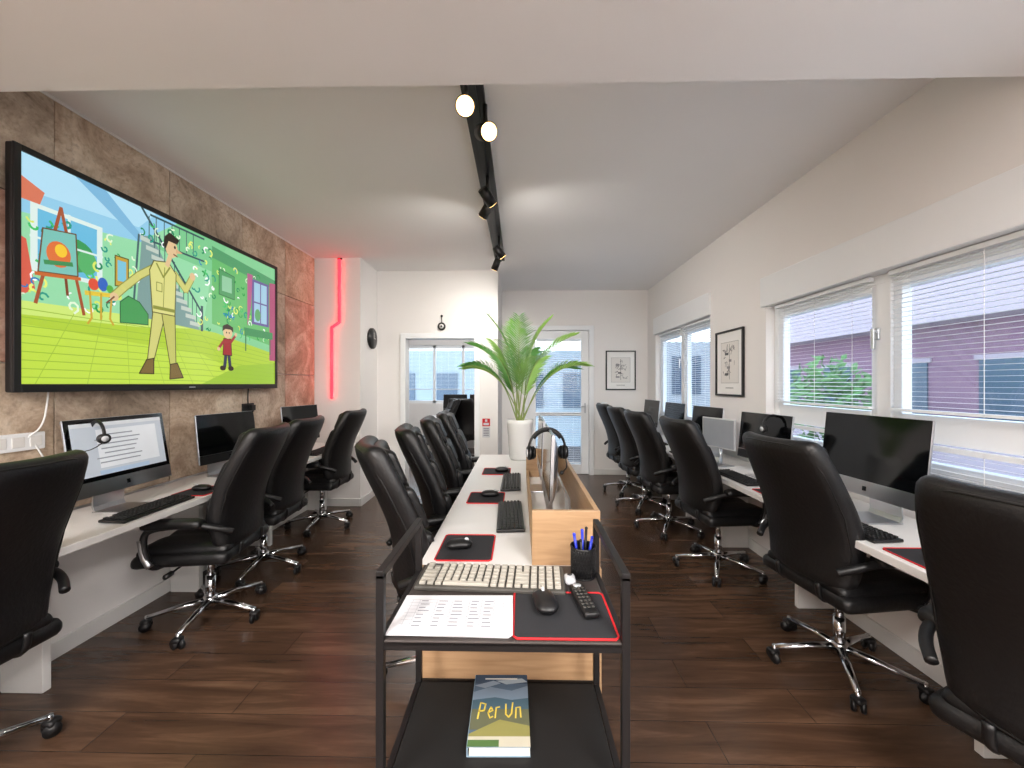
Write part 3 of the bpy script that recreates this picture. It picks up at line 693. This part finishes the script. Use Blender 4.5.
for (dx,dy,m,h) in ((-.02,0,M_blue,.135),(.0,.015,M_blue,.14),(.018,-.008,M_blue,.13),(.01,.02,M_bplast,.145),(-.008,-.018,M_bplast,.125)):
    b.tube([(dx*.4,dy*.4,.006),(dx*1.5,dy*1.5,h)],.0045,m,seg=8); b.sph(.0055,(dx*1.5,dy*1.5,h),m)
b.obj('pen_holder',(.208,1.32,.80))
# book
g=empty('book',(-.06,1.215,.42),(0,0,1))
b=B(); b.box((.165,.262,.024),(.002,0,.014),mat('book_pages','#d5cfc1',.8,var=.08,scale=200)); b.box((.172,.268,.002),(0,0,.027),mat('book_cover','#7f97a8',.4)); b.box((.172,.268,.002),(0,0,.001),MC['book_cover']); b.box((.003,.268,.028),(-.086,0,.014),MC['book_cover']); b.obj('pages_and_cover',parent=g)
a=Art((-.086,-.134,.0282),(.172,0,0),(0,.268,0),(0,0,1))
a.rect(0,0,1,1,'#4f6479'); a.rect(0,.85,1,1,'#33465c'); a.poly([(0,.72),(.3,.8),(.7,.74),(1,.82),(1,.6),(0,.6)],'#76889a'); a.poly([(.4,.9),(.9,.94),(1,.88),(.6,.84)],'#97a4af'); a.poly([(0,.82),(.35,.9),(.5,.86),(.2,.78)],'#8392a1'); a.poly([(0,.6),(.4,.64),(.7,.6),(1,.63),(1,.45),(0,.45)],'#435e6d'); a.rect(0,.2,1,.47,'#5c5f48'); a.poly([(0,.15),(.5,.33),(1,.25),(1,.05),(0,.05)],'#87834b'); a.rect(0,0,1,.12,'#b9b4a2'); a.rect(.0,0,.5,.08,'#4c6a3a')
for (u,s) in ((.12,'P'),(.29,'e'),(.42,'r'),(.60,'U'),(.77,'n')):
    if s=='P': a.line([(u,.34),(u+.03,.56),(u+.12,.54),(u+.10,.45),(u+.01,.44)],.018,'#d8c04a',asp=.67)
    elif s=='U': a.line([(u,.54),(u,.40),(u+.05,.36),(u+.1,.41),(u+.12,.56)],.018,'#d8c04a',asp=.67)
    elif s=='e': a.line([(u,.42),(u+.08,.45),(u+.05,.50),(u,.42),(u+.04,.35),(u+.09,.37)],.016,'#d8c04a',asp=.67)
    else: a.line([(u,.35),(u+.01,.49),(u+.07,.50)] if s=='r' else [(u,.35),(u+.01,.49),(u+.08,.50),(u+.09,.36)],.016,'#d8c04a',asp=.67)
a.line([(.2,.93),(.8,.93)],.02,'#d8d8d0',asp=.67)
a.obj('cover_print',vcol_mat('print_ink',rough=.6),g)

# ------------------------------------------------------------ palm
def palm():
    b=B(); pot=mat('white_ceramic','#e6e6e4',.25,var=.01); soil=mat('soil','#3a2a1e',.9,var=.3,bump=.5)
    b.lathe([(0,0),(.085,0),(.095,.02),(.118,.32),(.12,.36),(.11,.36),(.106,.33),(0,.33)],pot); b.lathe([(0,.332),(.106,.332)],soil)
    g1=mat('palm_leaf','#548c40',.5,var=.35,scale=8); g2=mat('palm_leaf_light','#83ae52',.5,var=.25,scale=8); st=mat('palm_stem','#93a560',.5,var=.2)
    rr=random.Random(9)
    # azimuth, length, elevation, curl
    F=[(0,.98,1.30,1.5),(25,.80,1.15,2.1),(-20,.86,1.05,1.9),(180,.90,1.30,1.6),(160,.82,1.10,2.0),(205,.78,1.22,2.2),(90,1.0,1.50,.9),(70,.85,1.3,1.4),(120,.9,1.35,1.3),(-90,.95,1.52,.8),(-60,.72,1.25,1.5),(-120,.75,1.3,1.4),(10,1.02,1.46,1.0),(190,1.0,1.48,1.0)]
    for k,(azd,ln,el,curl) in enumerate(F):
        az=R(azd+rr.uniform(-8,8))
        P=[]; p=Vector((rr.uniform(-.03,.03),rr.uniform(-.03,.03),.33)); nseg=22
        for i in range(nseg+1):
            P.append(p.copy()); e=el-max(0,(i/nseg-.2))**1.6*curl
            p=p+Vector((math.cos(az)*math.cos(e),math.sin(az)*math.cos(e),math.sin(e)))*ln/nseg
        b.tube(P,[.006,.002],st,seg=6)
        t=bmesh.new()
        for i in range(8,nseg+1):
            for h in (0,.5):
                if i==nseg and h: continue
                q=P[i] if not h else (P[i]+P[i+1])/2
                d=(P[min(i+1,nseg)]-P[i-1]).normalized(); side=Vector((-math.sin(az),math.cos(az),0)); nrm=side.cross(d).normalized()
                f=(i+h-8)/(nseg-8); L=(.21*math.sin(math.pi*(.25+.68*f))+.04)*rr.uniform(.85,1.1)
                for s in (-1,1):
                    dr=(d*.85+side*s*.8+nrm*(-.35)).normalized(); dn=Vector((0,0,-1))
                    wv=dr.cross(Vector((math.cos(az),math.sin(az),.6))); wv=(wv.normalized() if wv.length>.05 else side)*.0055
                    pts=[q, q+dr*L*.5+dn*L*.04, q+dr*L+dn*L*.22]
                    v=[t.verts.new(pts[0]-wv*.5),t.verts.new(pts[0]+wv*.5),t.verts.new(pts[1]+wv),t.verts.new(pts[1]-wv),t.verts.new(pts[2])]
                    t.faces.new((v[0],v[1],v[2],v[3])); t.faces.new((v[3],v[2],v[4]))
        b.add(t,g1 if k%2 else g2)
    return b.obj('potted_palm',(.0,3.62,.75))
palm()

b=B(); b.box((.012,.22,.085),(0,0,0),M_pvc,bev=.004)
for k in (-.07,0,.07): b.box((.004,.05,.05),(.007,k,0),M_white,bev=.002)
b.obj('wall_socket',(XL+.031,1.86,1.15))
b=B(); b.tube([(XL+.035,1.9,1.17),(XL+.05,1.95,1.22),(XL+.05,1.97,1.36),(XL+.04,1.98,1.42)],.004,M_cable,smoothp=2); b.tube([(XL+.035,1.92,1.15),(XL+.05,1.98,1.0),(XL+.05,2.05,.78)],.004,M_cable,smoothp=2); b.obj('power_cable')
b=B(); b.box((.012,.15,.08),(0,0,0),M_bplast,bev=.004); b.box((.03,.05,.05),(.02,.03,0),M_bplast,bev=.004); b.obj('wall_socket',(XL+.031,3.48,1.22))
b=B(); b.tube([(XL+.05,3.5,1.22),(XL+.08,3.5,1.05),(XL+.12,3.42,.9),(XL+.1,3.3,.77)],.006,M_bplast,smoothp=2); b.tube([(XL+.05,3.46,1.42),(XL+.07,3.42,1.3),(XL+.05,3.46,1.22)],.005,M_bplast,smoothp=2); b.obj('power_cable')

# ------------------------------------------------------------ track light
tl=empty('track_light',(0,0,0)); tx=-.235
M_bulb=mat('warm_bulb','#ffd08a',.3,emit=6,var=0)
b=B(); b.bb((tx-.055,1.72,2.87),(tx+.055,4.68,2.91),M_blkmetal,.002); b.bb((tx-.02,1.72,2.86),(tx+.02,4.68,2.87),M_bplast)
heads=[((tx-.02,1.87,2.73),(.05,-.55,-.35),True),((tx+.055,2.06,2.73),(.25,-.5,-.3),True),((tx+.01,2.75,2.72),(.45,.6,-.5),False),((tx-.01,2.95,2.72),(-.5,.6,-.55),False),((tx+.03,3.9,2.72),(.5,.3,-.6),False),((tx-.02,4.3,2.72),(-.3,.4,-.6),False)]
for (p,d,lit) in heads:
    p=Vector(p); d=Vector(d).normalized(); q=d.to_track_quat('Z','Y').to_matrix().to_4x4(); S=1.2 if lit else 1
    b.cyl(.012,2.87-p.z,(p.x,p.y,(2.87+p.z)/2),M_bplast,seg=10)
    t=bmesh.new(); bmesh.ops.create_cone(t,cap_ends=True,segments=24,radius1=.034*S,radius2=.038*S,depth=.12); b.add(t,M_blkmetal,Matrix.Translation(p)@q,True)
    t=bmesh.new(); bmesh.ops.create_cone(t,cap_ends=True,segments=24,radius1=.034*S,radius2=.034*S,depth=.002); b.add(t,M_bulb,Matrix.Translation(p+d*.062)@q)
    t=bmesh.new(); bmesh.ops.create_cone(t,cap_ends=True,segments=24,radius1=.02*S,radius2=.02*S,depth=.002); b.add(t,mat('bulb_core','#fff2d8',.3,emit=60,var=0),Matrix.Translation(p+d*.0635)@q)
b.obj('track_and_heads',parent=tl)
def light(name,kind,loc,energy,col=(1,1,1),parent=None,**k):
    l=bpy.data.lights.new(name,kind); l.energy=energy; l.color=col
    rot=k.pop('rot',None)
    for a,v in k.items(): setattr(l,a,v)
    o=bpy.data.objects.new(name,l); bpy.context.collection.objects.link(o); o.location=loc
    if rot: o.rotation_euler=[R(a) for a in rot]
    if parent: o.parent=parent
    return o
for i,(p,d,lit) in enumerate(heads):
    d=Vector(d).normalized(); o=light('spot_beam','SPOT',Vector(p)+d*.07,14 if lit else 66,(1,.82,.62) if lit else (1,.96,.9),tl,spot_size=R(120 if lit else 150),spot_blend=1,shadow_soft_size=.04)
    o.rotation_euler=d.to_track_quat('-Z','Y').to_euler()
def fill_panel(x,y,z,w,h,e,col):  # added fill light in the shape of a ceiling panel
    g=empty('added_fill_panel',(x,y,z)); b=B(); b.box((w+.04,h+.04,.012),(0,0,-.006),M_pvc,bev=.003); b.obj('fill_panel_frame',parent=g)
    light('fill_lamp','AREA',(0,0,-.016),e,col,g,shape='RECTANGLE',size=w,size_y=h)
for y in (-1.7,-.5):
    for x in (-1.2,1.0): fill_panel(x,y,2.63,.6,.6,80,(1,.95,.91))  # unseen panels added behind the camera to brighten the room
fill_panel(-1.6,7.2,ZC,.6,.6,34,(1,.98,.95))  # out-of-view panel added to brighten the back room
for (W,x) in ((W1,0),(W2,0),(W3,0)):
    o=light('daylight_portal','AREA',(XR+.16,(W[0]+W[1])/2,(W[2]+W[3])/2),1,rot=(0,90,0),shape='RECTANGLE',size=W[3]-W[2],size_y=W[1]-W[0]); o.data.cycles.is_portal=True

w=bpy.data.worlds.new('World'); bpy.context.scene.world=w; w.use_nodes=True
N=w.node_tree.nodes; L=w.node_tree.links; bg=N['Background']
tc=N.new('ShaderNodeTexCoord'); sx=N.new('ShaderNodeSeparateXYZ'); r=N.new('ShaderNodeValToRGB')
L.new(tc.outputs['Generated'],sx.inputs[0]); L.new(sx.outputs['Z'],r.inputs[0]); L.new(r.outputs[0],bg.inputs[0])
r.color_ramp.elements[0].color=(.84,.88,.93,1); r.color_ramp.elements[1].color=(.58,.72,.95,1); r.color_ramp.elements[1].position=.7
bg.inputs[1].default_value=4.6

c=bpy.data.cameras.new('camera'); c.lens=14.06; c.sensor_width=36; c.clip_start=.02
co=bpy.data.objects.new('camera',c); bpy.context.collection.objects.link(co); co.location=(0,0,1.43); co.rotation_euler=(R(90),0,R(1.146))
bpy.context.scene.camera=co
bpy.context.scene.view_settings.view_transform='Standard'
